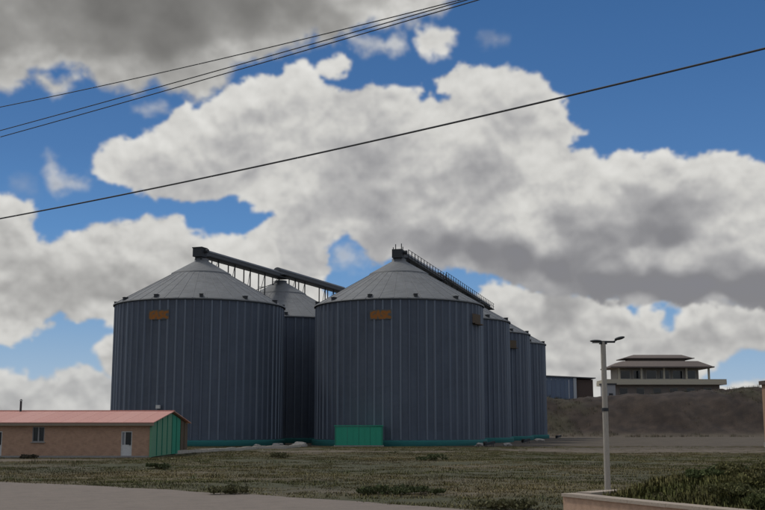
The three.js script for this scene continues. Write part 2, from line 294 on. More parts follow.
// ---------------------------------------------------------------- grain silos
const streaks = noiseTexture(1024, (u, v) => {
  const sheet = Math.floor(u * 24), ring = Math.floor(v * 16), h = Math.sin(sheet * 12.9 + ring * 78.2 + sheet * ring * 3.1) * 43758.5, r = h - Math.floor(h);
  const k = 0.86 + 0.05 * r + 0.16 * tile(u * 1, v * 0.06, 70, 5, 3) + 0.16 * tile(u, v * 0.3, 12, 21, 3) + 0.10 * tile(u, v, 40, 2, 3);
  return [k, k, k * 1.01];
}, false);
const M = {
  wall: std(0.098, 0.120, 0.157, 0.62, 0.2, streaks),
  stiff: std(0.16, 0.19, 0.24, 0.5, 0.4, grain),
  roof: std(0.21, 0.22, 0.225, 0.72, 0.1, grain),
  rib: std(0.22, 0.225, 0.23, 0.7, 0.1),
  dark: std(0.055, 0.06, 0.065, 0.7, 0.3, grain),
  gallery: std(0.10, 0.105, 0.11, 0.6, 0.35, grain),
  galleryLid: std(0.16, 0.165, 0.17, 0.5, 0.4, grain),
  pad: std(0.035, 0.21, 0.20, 0.85, 0, scaled(grain, 0.4)),
  concrete: std(0.36, 0.34, 0.31, 0.95, 0, scaled(grain, 0.6)),
  green: std(0.02, 0.36, 0.22, 0.6, 0, grain),
  greenDark: std(0.02, 0.25, 0.16, 0.6, 0, grain),
  brown: std(0.13, 0.095, 0.06, 0.85, 0, grain),
  white: std(0.72, 0.71, 0.68, 0.6, 0, grain),
  glass: new THREE.MeshPhysicalMaterial({ color: col(0.02, 0.025, 0.03), roughness: 0.12, metalness: 0 }),
};
const hash = (i) => { const h = Math.sin(i * 127.1 + 4.7) * 43758.5453; return h - Math.floor(h); };
const stiffs = [M.stiff, std(0.13, 0.155, 0.20, 0.55, 0.3, grain), std(0.185, 0.217, 0.265, 0.5, 0.4, grain)];
function siloProto() {
  const t = new THREE.Group();
  const wallG = new THREE.CylinderGeometry(SR, SR, SH - 0.7, 128, 1, true).translate(0, (SH - 0.7) / 2 + 0.7, 0);
  part('wall', wallG, M.wall, t);
  part('foundation', new THREE.LatheGeometry([[SR - 0.3, -0.3], [SR + 0.45, -0.3], [SR + 0.45, 0.62], [SR + 0.38, 0.7], [SR - 0.3, 0.7]].map((p) => new THREE.Vector2(...p)), 96), M.pad, t);
  // hat-section stiffeners
  const sh = new THREE.Shape([[-0.17, 0], [-0.09, 0.13], [0.09, 0.13], [0.17, 0]].map((p) => new THREE.Vector2(...p)));
  const sg = new THREE.ExtrudeGeometry(sh, { depth: SH - 1.0, bevelEnabled: false }).rotateX(-Math.PI / 2).scale(1, 1, -1);
  { const ix = sg.index; if (!ix) { const p = sg.attributes.position; for (let i = 0; i < p.count; i += 3) { const a = [p.getX(i), p.getY(i), p.getZ(i)]; p.setXYZ(i, p.getX(i + 2), p.getY(i + 2), p.getZ(i + 2)); p.setXYZ(i + 2, ...a); } } sg.computeVertexNormals(); }
  const n = 64;
  for (let i = 0; i < n; i++) { const a = (i / n) * 2 * Math.PI, m = part('stiffener', sg, stiffs[(hash(i) * 3) | 0], t); m.position.set(Math.sin(a) * (SR - 0.005), 0.75, Math.cos(a) * (SR - 0.005)); m.rotation.y = a; }
  part('eave_ring', new THREE.TorusGeometry(SR + 0.16, 0.09, 6, 128).rotateX(Math.PI / 2).translate(0, SH - 0.02, 0), M.dark, t);
  // roof: lower cone, a step, upper cone, collar
  const rE = SR + 0.3, yE = SH, y = (r) => yE + (rE - r) * SLOPE, prof = [[rE - 0.02, yE - 0.14], [rE, yE], [4.0, y(4.0)], [3.7, y(3.7)]];
  const roof = part('roof', new THREE.LatheGeometry(prof.map((p) => new THREE.Vector2(...p)), 64), M.roof, t);
  part('roof_cap', new THREE.LatheGeometry([[3.95, y(3.95) - 0.05], [3.95, y(3.95) + 0.17], [0.95, y(0.95) + 0.17], [0.95, y(0.95) + 0.5], [0.02, y(0.95) + 0.62]].map((p) => new THREE.Vector2(...p)), 64), M.roof, t);
  const rl = (rE - 3.95) / Math.cos(Math.PI / 6), rg = box(0.08, 0.035, rl, 0, 0, 0);
  for (let i = 0; i < 40; i++) { const a = ((i + 0.5) / 40) * 2 * Math.PI, m = part('rib', rg, M.rib, roof), r = (rE + 3.95) / 2; m.position.set(Math.sin(a) * r, y(r) + 0.016, Math.cos(a) * r); m.rotation.set(Math.PI / 6, a, 0, 'YXZ'); }
  const vg = mergeGeometries([box(0.42, 0.38, 0.5, 0, 0.16, 0), box(0.52, 0.06, 0.6, 0, 0.37, 0)]);
  for (let i = 0; i < 12; i++) { const a = ((i + 0.33) / 12) * 2 * Math.PI, m = part('roof_vent', vg, M.dark, t); m.position.set(Math.sin(a) * (SR - 0.1), SH + 0.12, Math.cos(a) * (SR - 0.1)); m.rotation.y = a; }
  return t;
}
// painted orange lettering, too weathered to read, as print on a plate bent to the wall
function letterTexture(seed) {
  const r = rng(seed), cv = document.createElement('canvas'); cv.width = 256; cv.height = 112;
  const g = cv.getContext('2d');
  g.fillStyle = '#5a5d5f'; g.fillRect(0, 0, 256, 112);
  g.strokeStyle = 'rgba(172,100,28,0.22)'; g.lineWidth = 24; g.lineCap = 'round'; g.lineJoin = 'round';
  const path = (pts) => { g.beginPath(); pts.forEach(([x, y], i) => (i ? g.lineTo(x, y) : g.moveTo(x, y))); g.stroke(); };
  for (let k = 0; k < 7; k++) [[[58, 26], [22, 34], [18, 72], [34, 90], [58, 84], [56, 60]], [[76, 94], [96, 22], [118, 94]], [[176, 26], [142, 30], [140, 52], [174, 62], [172, 88], [138, 92]], [[236, 28], [202, 36], [200, 80], [236, 90]]].forEach((p) => path(p.map(([x, y]) => [x + (r() - 0.5) * 30, y + (r() - 0.5) * 22])));
  const t = new THREE.CanvasTexture(cv); t.colorSpace = THREE.SRGBColorSpace; t.magFilter = THREE.LinearFilter;
  return t;
}
function sign(parent, deg, seed) {
  const w = 2.75 / (SR + 0.15), a = degToRad(deg);
  const g = new THREE.CylinderGeometry(SR + 0.15, SR + 0.15, 1.2, 12, 1, true, a - w / 2, w).translate(0, 15.95, 0);
  const m = part('sign', g, std(1, 1, 1, 0.8, 0, letterTexture(seed)), parent);
  m.userData.label = 'faded orange lettering painted high on the silo wall';
}
function hatch(parent, deg) {
  const w = 2.6 / (SR + 0.2), a = degToRad(deg);
  const m = part('inspection_platform', [new THREE.CylinderGeometry(SR + 0.2, SR + 0.2, 1.3, 6, 1, true, a - w / 2, w).translate(0, 15.9, 0), new THREE.CylinderGeometry(SR + 0.6, SR + 0.6, 0.12, 6, 1, false, a - w / 2, w).translate(0, 15.25, 0)], M.brown, parent);
  m.userData.label = 'brown rusted inspection hatch near the eave';
}
const siloLabels = [
  'dark corrugated grain silo with orange lettering, furthest left and nearest the brick shed',
  'grain silo half hidden behind the leftmost silo, in deep shade',
  'grain silo under the far end of the left conveyor, almost wholly hidden',
  'dark grain silo with orange lettering and the green metal box at its foot',
  'grain silo just behind the lettered silo of the right hand row',
  'third grain silo of the right hand row, rusty hatch at its eave',
  'rearmost grain silo of the right hand row, next to the brown earth bank',
];
const proto = siloProto();
SILOS.forEach(([x, z], i) => {
  const s = proto.clone();
  s.name = numbered('grain_silo'); s.position.set(x, 0, z); scene.add(s);
  tag(s, siloLabels[i], 'silo', 'grain silos');
  if (i === 0) sign(s, -17.4, 4);
  if (i === 3) { sign(s, -12.7, 9); hatch(s, 62); }
  if (i === 5) hatch(s, 38);
  if (i === 0) {
    const l = part('floodlight', [box(0.5, 0.42, 0.3, 0, 0, 0.3), box(0.12, 0.12, 0.35, 0, 0, 0.1)], M.white, s), a = degToRad(-15);
    l.position.set(Math.sin(a) * (SR + 0.1), 4.7, Math.cos(a) * (SR + 0.1)); l.rotation.y = a;
  }
});
// conveyor galleries along the ridge of each row
function roofY(x, z) { let d = 1e9; for (const s of SILOS) d = Math.min(d, Math.hypot(x - s[0], z - s[1])); return d < SR + 0.2 ? SH + (SR + 0.3 - d) * SLOPE : null; }
function gallery(label, from, to, y0, w, h, posts, rails) {
  const dx = to[0] - from[0], dz = to[1] - from[1], L = Math.hypot(dx, dz), t = thing('conveyor_gallery', label, 'conveyor', [from[0], y0, from[1]], Math.atan2(-dz, dx), 'conveyors on the silo roofs');
  part('casing', box(L, h * 0.7, w, L / 2, h * 0.35, 0), M.gallery, t);
  part('cover', new THREE.CylinderGeometry(w / 2 + 0.06, w / 2 + 0.06, L, 14, 1, false, 0, Math.PI).rotateZ(Math.PI / 2).scale(1, (h * 0.34) / (w / 2), 1).translate(L / 2, h * 0.7, 0), M.galleryLid, t);
  part('walkway', box(L, 0.08, 0.75, L / 2, 0.05, w / 2 + 0.4), M.dark, t);
  if (rails) {
    const g = []; for (let s = 0; s <= L; s += 1.9) g.push(bar([s, 0.05, w / 2 + 0.75], [s, 1.15, w / 2 + 0.75], 0.06, 5));
    g.push(bar([0, 1.15, w / 2 + 0.75], [L, 1.15, w / 2 + 0.75], 0.035, 5), bar([0, 0.6, w / 2 + 0.75], [L, 0.6, w / 2 + 0.75], 0.03, 5));
    part('handrail', g, M.dark, t);
  }
  let last = null;
  for (const s of posts) {
    const wx = from[0] + (dx * s) / L, wz = from[1] + (dz * s) / L, ry = roofY(wx, wz);
    if (ry === null) continue;
    const b = ry - y0 - 0.1;
    if (b > -0.3) continue;
    part('trestle', [bar([s, b, -w / 2], [s, 0.1, -w / 2], 0.1), bar([s, b, w / 2], [s, 0.1, w / 2], 0.1), bar([s, b + 0.15, -w / 2], [s, 0.05, w / 2], 0.045), bar([s, b / 2, -w / 2], [s, b / 2, w / 2], 0.045)], M.dark, t);
    if (last) part('brace', [bar([last[0], last[1] / 2, w / 2], [s, b / 2, w / 2], 0.05)], M.dark, t);
    last = [s, b];
  }
  return t;
}
const along = (a, b, s) => { const d = Math.hypot(b[0] - a[0], b[1] - a[1]); return [a[0] + ((b[0] - a[0]) * s) / d, a[1] + ((b[1] - a[1]) * s) / d]; };
const [L1, L2, L3, R1, R2, R3, R4] = SILOS, spans = (n) => Array.from({ length: n * 5 }, (_, i) => 3.4 + i * 4.6);
const galL = gallery('dark enclosed conveyor between the peaks of the left silos, starting at a drive box', along(L1, L2, 0.2), along(L1, L2, 24.4), 24.75, 1.05, 1.05, spans(1), false);
gallery('higher second conveyor beyond the peak of the left rear silo', along(L2, L3, -1.2), along(L2, L3, 24.2), 25.2, 1.1, 1.15, [4.5, 8, 16, 19.5].map((v) => v + 0.8), false);
const galR = gallery('open railed conveyor running back from the peak of the right front silo', along(R1, R2, 0.3), along(R1, R2, 26.5), 24.6, 1.0, 1.15, spans(1), true);
gallery('higher railed conveyor ending over the rear silos of the right row', along(R2, R3, 1.5), along(R2, R4, 48.4), 25.0, 1.0, 1.1, spans(2), true);
function headBox(t, spikes) {         // drive box at the near end of a conveyor
  const h = part('drive_box', [box(1.4, 1.15, 1.35, -0.75, 0.5, 0), box(1.0, 0.6, 1.0, -0.6, -0.15, 0)], M.dark, t);
  part('motor', bar([-0.6, 0.7, 0.66], [-0.6, 0.7, 1.2], 0.28, 10), M.dark, h);
  if (spikes) for (const [x, z, k] of spikes) part('rod', bar([x - 0.7, 1.0, z], [x - 0.7, 1.05 + k, z], 0.06, 6), M.dark, h);
  else part('hood', box(1.55, 0.12, 1.5, -0.75, 1.13, 0), M.dark, h);
}
headBox(galL); headBox(galR, [[-0.6, 0.6, 0.75], [0.55, 0.5, 0.5], [0.6, -0.5, 0.9], [-0.3, -0.6, 0.35]]);

{ // green sheet-metal box at the foot of the right front silo
  const t = thing('metal_cabin', 'low green sheet metal box standing against the right front silo', 'metal cabin', [-2.8, 0, -129.6], 0.02);
  const W = 5.7, Hh = 2.3, D = 2.6;
  part('base', box(W + 0.2, 0.25, D + 0.2, 0, 0.02, -D / 2), M.concrete, t);
  part('frame', [box(0.14, Hh, 0.14, -W / 2 + 0.07, Hh / 2 + 0.1, -0.07), box(0.14, Hh, 0.14, W / 2 - 0.07, Hh / 2 + 0.1, -0.07), box(0.14, Hh, 0.14, -W / 2 + 0.07, Hh / 2 + 0.1, -D + 0.07), box(0.14, Hh, 0.14, W / 2 - 0.07, Hh / 2 + 0.1, -D + 0.07)], M.greenDark, t);
  for (let i = 0; i < 4; i++) { const w = (W - 0.28) / 4; part('panel', [box(w - 0.03, Hh - 0.12, 0.06, -W / 2 + 0.14 + w * (i + 0.5), Hh / 2 + 0.1, -0.07), box(0.05, Hh - 0.3, 0.03, -W / 2 + 0.14 + w * (i + 0.5), Hh / 2 + 0.1, -0.03)], M.green, t); }
  for (const s of [-1, 1]) part('side_panel', box(0.06, Hh - 0.12, D - 0.3, s * (W / 2 - 0.07), Hh / 2 + 0.1, -D / 2), M.green, t);
  part('lid', box(W + 0.16, 0.1, D + 0.14, 0, Hh + 0.15, -D / 2), M.green, t);
}
{ // clutter at the foot of the silos
  const r = rng(77);
  const spots = [[-12.2, -128.5, 'pale broken concrete block in the gap between the two front silos', 1.5], [-9.6, -127.6, 'flat concrete slab lying before the gap between the front silos', 1.9], [-14.6, -127.2, 'small concrete block in front of the leftmost silo foot', 1.0], [11.6, -130.4, 'pale concrete lump at the right foot of the lettered right silo', 1.6], [15.2, -133.2, 'low grey concrete lump beyond the right front silo', 1.3], [24.5, -171, 'grey block by the foot of the third right silo', 1.5]];
  for (const [x, z, label, s] of spots) {
    const g = new THREE.DodecahedronGeometry(0.5, 1), p = g.attributes.position;
    const k = r() * 9;
    for (let i = 0; i < p.count; i++) { const f = 1 + 0.5 * noise(p.getX(i) * 2.2 + k, p.getY(i) * 2.2, p.getZ(i) * 2.2); p.setXYZ(i, p.getX(i) * f * s, Math.max(-0.15, p.getY(i) * f * s * 0.5), p.getZ(i) * f * s * 0.8); }
    g.computeVertexNormals();
    const m = part('concrete_block', g, M.concrete, scene); m.position.set(x, 0.12, z); m.rotation.y = r() * 6; tag(m, label, 'concrete block', 'rubble at the silo feet');
  }
  for (const [x, z, turn, label] of [[12.6, -129.4, 0.5, 'dark unloading chute jutting from the right foot of the lettered right silo'], [20, -153, 0.7, 'dark unloading chute at the foot of the second right silo'], [33, -205.5, 0.8, 'dark unloading chute at the foot of the rearmost silo']]) {
    const t = thing('unloading_chute', label, 'chute', [x, 0, z], turn, 'unloading chutes');
    part('trough', box(2.4, 0.45, 0.6, 0, 0.62, 0, 0, 0, 0.18), M.dark, t);
    for (const s of [-0.8, 0.8]) part('leg', [bar([s, -0.05, -0.25], [s, 0.6, -0.25], 0.05), bar([s, -0.05, 0.25], [s, 0.6, 0.25], 0.05)], M.dark, t);
    t.scale.setScalar(0.62);
    part('motor', bar([-1.2, 0.75, 0], [-1.2, 0.75, 0.7], 0.25, 10), M.dark, t);
  }
}
const kerbM = std(0.50, 0.46, 0.39, 0.95, 0, scaled(grain, 0.6));
{ // kerb along the yard in front of the left silo
  const t = thing('kerb', 'pale concrete kerb running from the shed to the silos', 'kerb'), a = [-18.5, -97], b = [-9.5, -125.5], L = Math.hypot(b[0] - a[0], b[1] - a[1]), n = 24;
  const g = box(0.45, 0.3, L / n - 0.03, 0, 0, 0);
  for (let i = 0; i < n; i++) { const s = (i + 0.5) / n, x = lerp(a[0], b[0], s), z = lerp(a[1], b[1], s), m = part('kerb_stone', g, kerbM, t); m.position.set(x, heightAt(x, z) + 0.14 + 0.02 * Math.sin(i * 2.3), z); m.rotation.y = Math.atan2(b[0] - a[0], b[1] - a[1]); }
}

// ---------------------------------------------------------------- brick shed with the pink roof
{
  const X1 = -18.2, X0 = -37, ZF = -86, ZB = -102, eave = 2.68, ridge = 3.62, zr = (ZF + ZB) / 2;
  const t = thing('brick_shed', 'long low brick shed with a faded pink metal roof and green end', 'shed', [X1, 0, ZF]);
  const brick = std(0.47, 0.30, 0.205, 0.92, 0, noiseTexture(512, (u, v) => {
    const row = Math.floor(v * 32), bu = u * 10 + (row % 2) * 0.5, id = Math.floor(bu) % 10, h = Math.sin(row * 12.9 + id * 78.2) * 43758.5, r = h - Math.floor(h), joint = Math.min(bu % 1, 1 - (bu % 1)) * 0.22 < 0.006 || (v * 32) % 1 < 0.12;
    const k = (joint ? 0.86 : 0.86 + 0.13 * r) + 0.26 * tile(u, v, 7, 6, 4);
    return [k, k * (0.97 + 0.03 * r), k * 0.97];
  }, false), { bumpMap: grain, bumpScale: 0.01 });
  brick.map.repeat.set(0.42, 0.42);
  const L = X1 - X0, D = ZF - ZB, openings = [];
  const lx = (px) => px - X1;         // world x to shed x
  // front wall built round the openings
  const doors = [[lx(-20.08), 0.86], [lx(-30.3), 0.9]], wins = [[lx(-27.02), 0.95]];
  const holes = [...doors.map(([x, w]) => [x - w / 2, x + w / 2, 0, 2.05]), ...wins.map(([x, w]) => [x - w / 2, x + w / 2, 1.22, 2.4])].sort((a, b) => a[0] - b[0]);
  const wg = []; let at = -L;
  for (const [a, b, lo, hi] of holes) {
    wg.push(box(a - at, eave, 0.24, (at + a) / 2, eave / 2, -0.12));
    if (lo > 0) wg.push(box(b - a, lo, 0.24, (a + b) / 2, lo / 2, -0.12));
    wg.push(box(b - a, eave - hi, 0.24, (a + b) / 2, (eave + hi) / 2, -0.12)); at = b;
  }
  wg.push(box(0 - at, eave, 0.24, at / 2, eave / 2, -0.12));
  part('wall', wg, brick, t);
  part('rear_wall', box(L, eave, 0.24, -L / 2, eave / 2, -D + 0.12), brick, t);
  part('far_end_wall', box(0.24, eave, D - 0.48, -L + 0.12, eave / 2, -D / 2), brick, t);
  part('plinth', box(L + 0.1, 0.3, 0.3, -L / 2, 0.0, -0.1), M.concrete, t);
  for (const [x, w] of doors) {
    const d = part('door', [box(w - 0.06, 0.95, 0.06, x, 0.52, -0.1)], M.white, t);
    part('frame', [box(0.07, 2.05, 0.12, x - w / 2 + 0.035, 1.025, -0.1), box(0.07, 2.05, 0.12, x + w / 2 - 0.035, 1.025, -0.1), box(w - 0.14, 0.07, 0.12, x, 2.01, -0.1), box(0.06, 0.98, 0.1, x - w * 0.16, 1.49, -0.1)], M.white, d);
    part('pane', box(w * 0.55, 0.98, 0.02, x + w * 0.16, 1.49, -0.12), M.glass, d);
    part('pane', box(w * 0.2, 0.98, 0.02, x - w * 0.3, 1.49, -0.12), std(0.25, 0.26, 0.28, 0.25), d);
    part('handle', box(0.1, 0.04, 0.08, x + w * 0.3, 0.98, -0.03), M.dark, d);
  }
  for (const [x, w] of wins) {
    const d = part('window', [box(0.06, 1.18, 0.12, x - w / 2 + 0.03, 1.81, -0.1), box(0.06, 1.18, 0.12, x + w / 2 - 0.03, 1.81, -0.1), box(w - 0.12, 0.06, 0.12, x, 2.37, -0.1), box(w - 0.12, 0.06, 0.12, x, 1.25, -0.1), box(0.1, 1.06, 0.1, x, 1.81, -0.1)], std(0.3, 0.29, 0.28, 0.7), t);
    for (const s of [-1, 1]) part('pane', box(w / 2 - 0.11, 1.06, 0.02, x + s * (w / 4 - 0.005), 1.81, -0.13), M.glass, d);
    part('sill', box(w + 0.16, 0.07, 0.2, x, 1.185, 0.02), M.concrete, d);
  }
  // gable end clad in green sheet
  const pale = std(0.16, 0.36, 0.22, 0.7, 0, grain), bright = std(0.025, 0.34, 0.21, 0.65, 0, grain);
  const top = (z) => (z > -D / 2 ? eave + ((ridge - eave) * -z) / (D / 2) : eave + ((ridge - eave) * (D + z)) / (D / 2)) - 0.08;
  const strips = [[0, 2.1, pale], [2.1, 4.2, pale], [4.2, 6.3, pale], [6.3, 8.4, pale], [8.4, 10.4, bright], [10.4, 12.4, bright], [12.4, 14.2, M.brown], [14.2, 16, M.brown]];
  for (const [a, b, m] of strips) {
    const s = new THREE.Shape([new THREE.Vector2(a + 0.02, 0.05), new THREE.Vector2(b - 0.02, 0.05), new THREE.Vector2(b - 0.02, top(-b))]);
    if (a < D / 2 && b > D / 2) s.lineTo(D / 2, top(-D / 2));
    s.lineTo(a + 0.02, top(-a));
    part('panel', new THREE.ExtrudeGeometry(s, { depth: 0.1, bevelEnabled: false }).rotateY(Math.PI / 2).translate(-0.06, 0, 0), m, t);
  }
  for (const [a, , m] of strips.slice(1)) part('batten', box(0.06, top(-a) - 0.1, 0.12, 0.07, top(-a) / 2 + 0.05, -a), m === M.brown ? M.brown : M.greenDark, t);
  part('corner_post', box(0.16, eave - 0.05, 0.16, 0.03, eave / 2, 0.03), pale, t);
  // roof sheets
  const pink = [[0.70, 0.35, 0.28], [0.715, 0.365, 0.295], [0.685, 0.335, 0.268]].map((c) => std(...c, 0.6, 0, scaled(grain, 0.5), { }));
  const ov = 0.45, half = D / 2 + ov, dy = ridge - eave, ang = Math.atan2(dy, D / 2), len = half / Math.cos(ang), LL = L + 0.7, n = 16, w = LL / n, r = rng(5);
  for (let i = 0; i < n; i++) for (const s of [1, -1]) {
    const x = -LL + 0.3 + w * (i + 0.5), g = box(w - 0.02, 0.06, len, 0, 0, 0);
    const m = part('roof_sheet', g, pink[Math.floor(r() * 3)], t);
    m.position.set(x, ridge - (half / 2) * Math.tan(ang) + 0.08, -D / 2 + (s * half) / 2); m.rotation.x = s * ang;
  }
  part('ridge_cap', box(LL, 0.07, 0.5, -LL / 2 + 0.3, ridge + 0.13, -D / 2), pink[1], t);
  part('fascia', box(LL, 0.22, 0.05, -LL / 2 + 0.3, eave - 0.10, ov - 0.06), std(0.33, 0.27, 0.2, 0.9, 0, grain), t);
  part('soffit', box(LL, 0.04, ov - 0.08, -LL / 2 + 0.3, eave - 0.19, ov / 2 - 0.04), std(0.3, 0.24, 0.18, 0.9), t);
  const pipe = part('vent_pipe', bar([lx(-31), ridge, -D / 2 + 0.5], [lx(-31), ridge + 0.95, -D / 2 + 0.5], 0.09, 10), M.dark, t);
  part('cowl', new THREE.ConeGeometry(0.16, 0.14, 10).translate(lx(-31), ridge + 1.05, -D / 2 + 0.5), M.dark, pipe);
}

// ---------------------------------------------------------------- buildings on the bank
{ // blue warehouse
  const y0 = heightAt(46, -300) - 0.6, t = thing('warehouse', 'blue grey sheet warehouse behind the last silo on the earth bank', 'building', [46, y0, -300]);
  const wallM = [std(0.17, 0.22, 0.30, 0.7, 0.1, grain), std(0.155, 0.20, 0.28, 0.7, 0.1, grain)];
  const W = 22, D = 12, h0 = 8.0, h1 = 7.0;   // west end higher
  for (let i = 0; i < 14; i++) { const w = 16.6 / 14, x = -W / 2 + w * (i + 0.5), hh = lerp(h0, h1, (i + 0.5) / 18); part('panel', box(w - 0.04, hh - 0.9, 0.12, x, (hh - 0.9) / 2 + 0.9, D / 2 - 0.06 + (i % 2) * 0.03), wallM[i % 2], t); }
  part('plinth', box(16.8, 1.1, 0.3, -W / 2 + 8.3, 0.5, D / 2 - 0.1), M.white, t);
  part('pillar', box(0.8, 7.2, 0.5, 6.0, 3.6, D / 2), std(0.45, 0.47, 0.48, 0.8), t);
  part('lean_to_wall', box(4.6, 6.6, D - 1, 8.7, 3.3, 0), std(0.12, 0.085, 0.07, 0.95, 0, grain), t);
  part('rear_wall', box(16.6, 7, 0.2, -W / 2 + 8.3, 3.5, -D / 2), wallM[0], t);
  part('roof', box(W + 0.8, 0.25, D + 1.2, 0.2, 7.5, 0, 0, 0, -0.046), std(0.2, 0.2, 0.21, 0.8, 0, grain), t);
}
{ // terraced villa
  const t = thing('villa', 'two storey cream villa with wide eaves on top of the bank', 'building', [79, 10.4, -310]);
  const cream = std(0.60, 0.54, 0.41, 0.9, 0, grain), stone = std(0.30, 0.25, 0.21, 0.95, 0, grain), tiles = std(0.19, 0.155, 0.135, 0.85, 0, grain);
  part('lower_wall', box(30, 4.2, 12, 0.5, 1.2, -1), stone, t);
  for (let i = 0; i < 6; i++) { const w = part('lower_window', box(2.4, 1.9, 0.2, -11.5 + i * 4.7, 1.5, 5.02), std(0.3, 0.27, 0.22, 0.8), t); part('pane', box(2.1, 1.6, 0.08, -11.5 + i * 4.7, 1.5, 5.14), M.glass, w); }
  part('terrace_slab', box(33.5, 1.0, 14.5, 0.2, 3.75, -0.2), cream, t);
  part('parapet', [box(33.5, 0.55, 0.25, 0.2, 4.5, 6.85), box(0.25, 0.55, 14, 16.8, 4.5, -0.2), box(0.25, 0.55, 14, -16.4, 4.5, -0.2)], cream, t);
  part('upper_wall', box(23, 3.8, 9, -1, 6.15, -2), std(0.36, 0.33, 0.29, 0.9, 0, grain), t);
  for (let i = 0; i < 6; i++) { const w = part('window', box(3.0, 2.6, 0.2, -10.3 + i * 3.7, 6.2, 2.52), std(0.5, 0.47, 0.42, 0.8), t); part('pane', box(2.6, 2.2, 0.08, -10.3 + i * 3.7, 6.2, 2.64), M.glass, w); }
  for (let i = 0; i < 5; i++) part('column', box(0.5, 3.9, 0.5, -12.6 + i * 6.3, 6.15, 5.2), cream, t);
  const hip = (w, d, h, x, y, z, k) => { const g = new THREE.CylinderGeometry(0.7071 * k, 0.7071, 1, 4, 1).rotateY(Math.PI / 4); return g.scale(w, h, d).translate(x, y + h / 2, z); };
  part('eave_slab', box(29, 0.35, 14.5, -0.8, 8.15, 0), tiles, t);
  part('roof', hip(28.4, 14, 1.6, -0.8, 8.32, 0, 0.74), tiles, t);
  part('attic_wall', box(15.5, 1.3, 6.5, -1, 10.2, -0.5), stone, t);
  const up = part('upper_roof', hip(19.5, 9.5, 1.0, -1, 10.8, -0.5, 0.7), tiles, t);
  part('eave', box(20, 0.2, 10, -1, 10.75, -0.5), tiles, up);
}
{ // brick block at the right edge
  const t = thing('brick_building', 'tall tan brick building cut off by the right edge of the picture', 'building', [50.6, 0, -122]);
  const br = std(0.47, 0.30, 0.20, 0.93, 0, grain);
  part('wall', box(13, 7.3, 9, 0, 3.5, 0), br, t);
  part('plinth', box(13.2, 0.7, 9.2, 0, 0.2, 0), M.concrete, t);
  part('cornice', box(13.5, 0.45, 9.5, 0, 7.35, 0), std(0.13, 0.10, 0.085, 0.9, 0, grain), t);
  part('pilaster', box(0.7, 6.8, 0.2, -6.1, 3.75, 4.55), br, t);
  for (const x of [-2, 2.5]) { const w = part('window', box(1.6, 1.7, 0.14, x, 4.6, 4.52), M.white, t); part('pane', box(1.4, 1.5, 0.06, x, 4.6, 4.6), M.glass, w); }
}
{ // two small huts and posts on the bank edge
  const y = heightAt(57.5, -275);
  const t = thing('hut', 'small pale hut on the bank behind the lamp post', 'hut', [57.6, y - 0.3, -278]);
  part('wall', box(3.2, 4.6, 3, 0, 2.3, 0), std(0.42, 0.42, 0.42, 0.9, 0, grain), t);
  part('roof', box(3.8, 0.3, 3.6, 0, 4.7, 0), M.dark, t);
  const d = part('door', box(1, 2.1, 0.1, 0.4, 1.3, 1.52), M.dark, t); part('handle', box(0.12, 0.06, 0.08, 0.75, 1.3, 1.6), M.white, d);
}

// ---------------------------------------------------------------- lamp post
{
  const t = thing('lamp_post', 'pale street lamp post with a short crossarm behind the planter wall', 'lamp post', [6.12, -0.05, -30]);
  const pole = std(0.5, 0.46, 0.39, 0.8, 0.1, grain), H = 4.86;
  part('pole', new THREE.CylinderGeometry(0.07, 0.088, H, 14).translate(0, H / 2, 0), pole, t);
  part('flange', [box(0.34, 0.05, 0.34, 0, 0.03, 0), bar([0, 0.03, 0], [0, 0.35, 0], 0.11, 14)], pole, t);
  part('clamp', new THREE.CylinderGeometry(0.094, 0.094, 0.09, 14).translate(0, 3.0, 0), M.dark, t);
  part('crossarm', [box(0.62, 0.05, 0.07, 0.02, H + 0.0, 0), box(0.2, 0.09, 0.12, 0, H - 0.02, 0)], M.dark, t);
  const a = part('lamp_head', new THREE.SphereGeometry(1, 18, 10).scale(0.17, 0.038, 0.09).translate(-0.2, H + 0.02, 0.02), M.dark, t);
  part('diffuser', box(0.2, 0.012, 0.1, -0.2, H - 0.03, 0.02), std(0.5, 0.5, 0.48, 0.5), a);
  const b = part('lamp_head', new THREE.SphereGeometry(1, 18, 10).scale(0.15, 0.045, 0.09).rotateZ(0.24).translate(0.46, H + 0.1, 0.02), M.dark, t);
  part('bracket', bar([0.28, H, 0.02], [0.42, H + 0.08, 0.02], 0.022), M.dark, b);
}

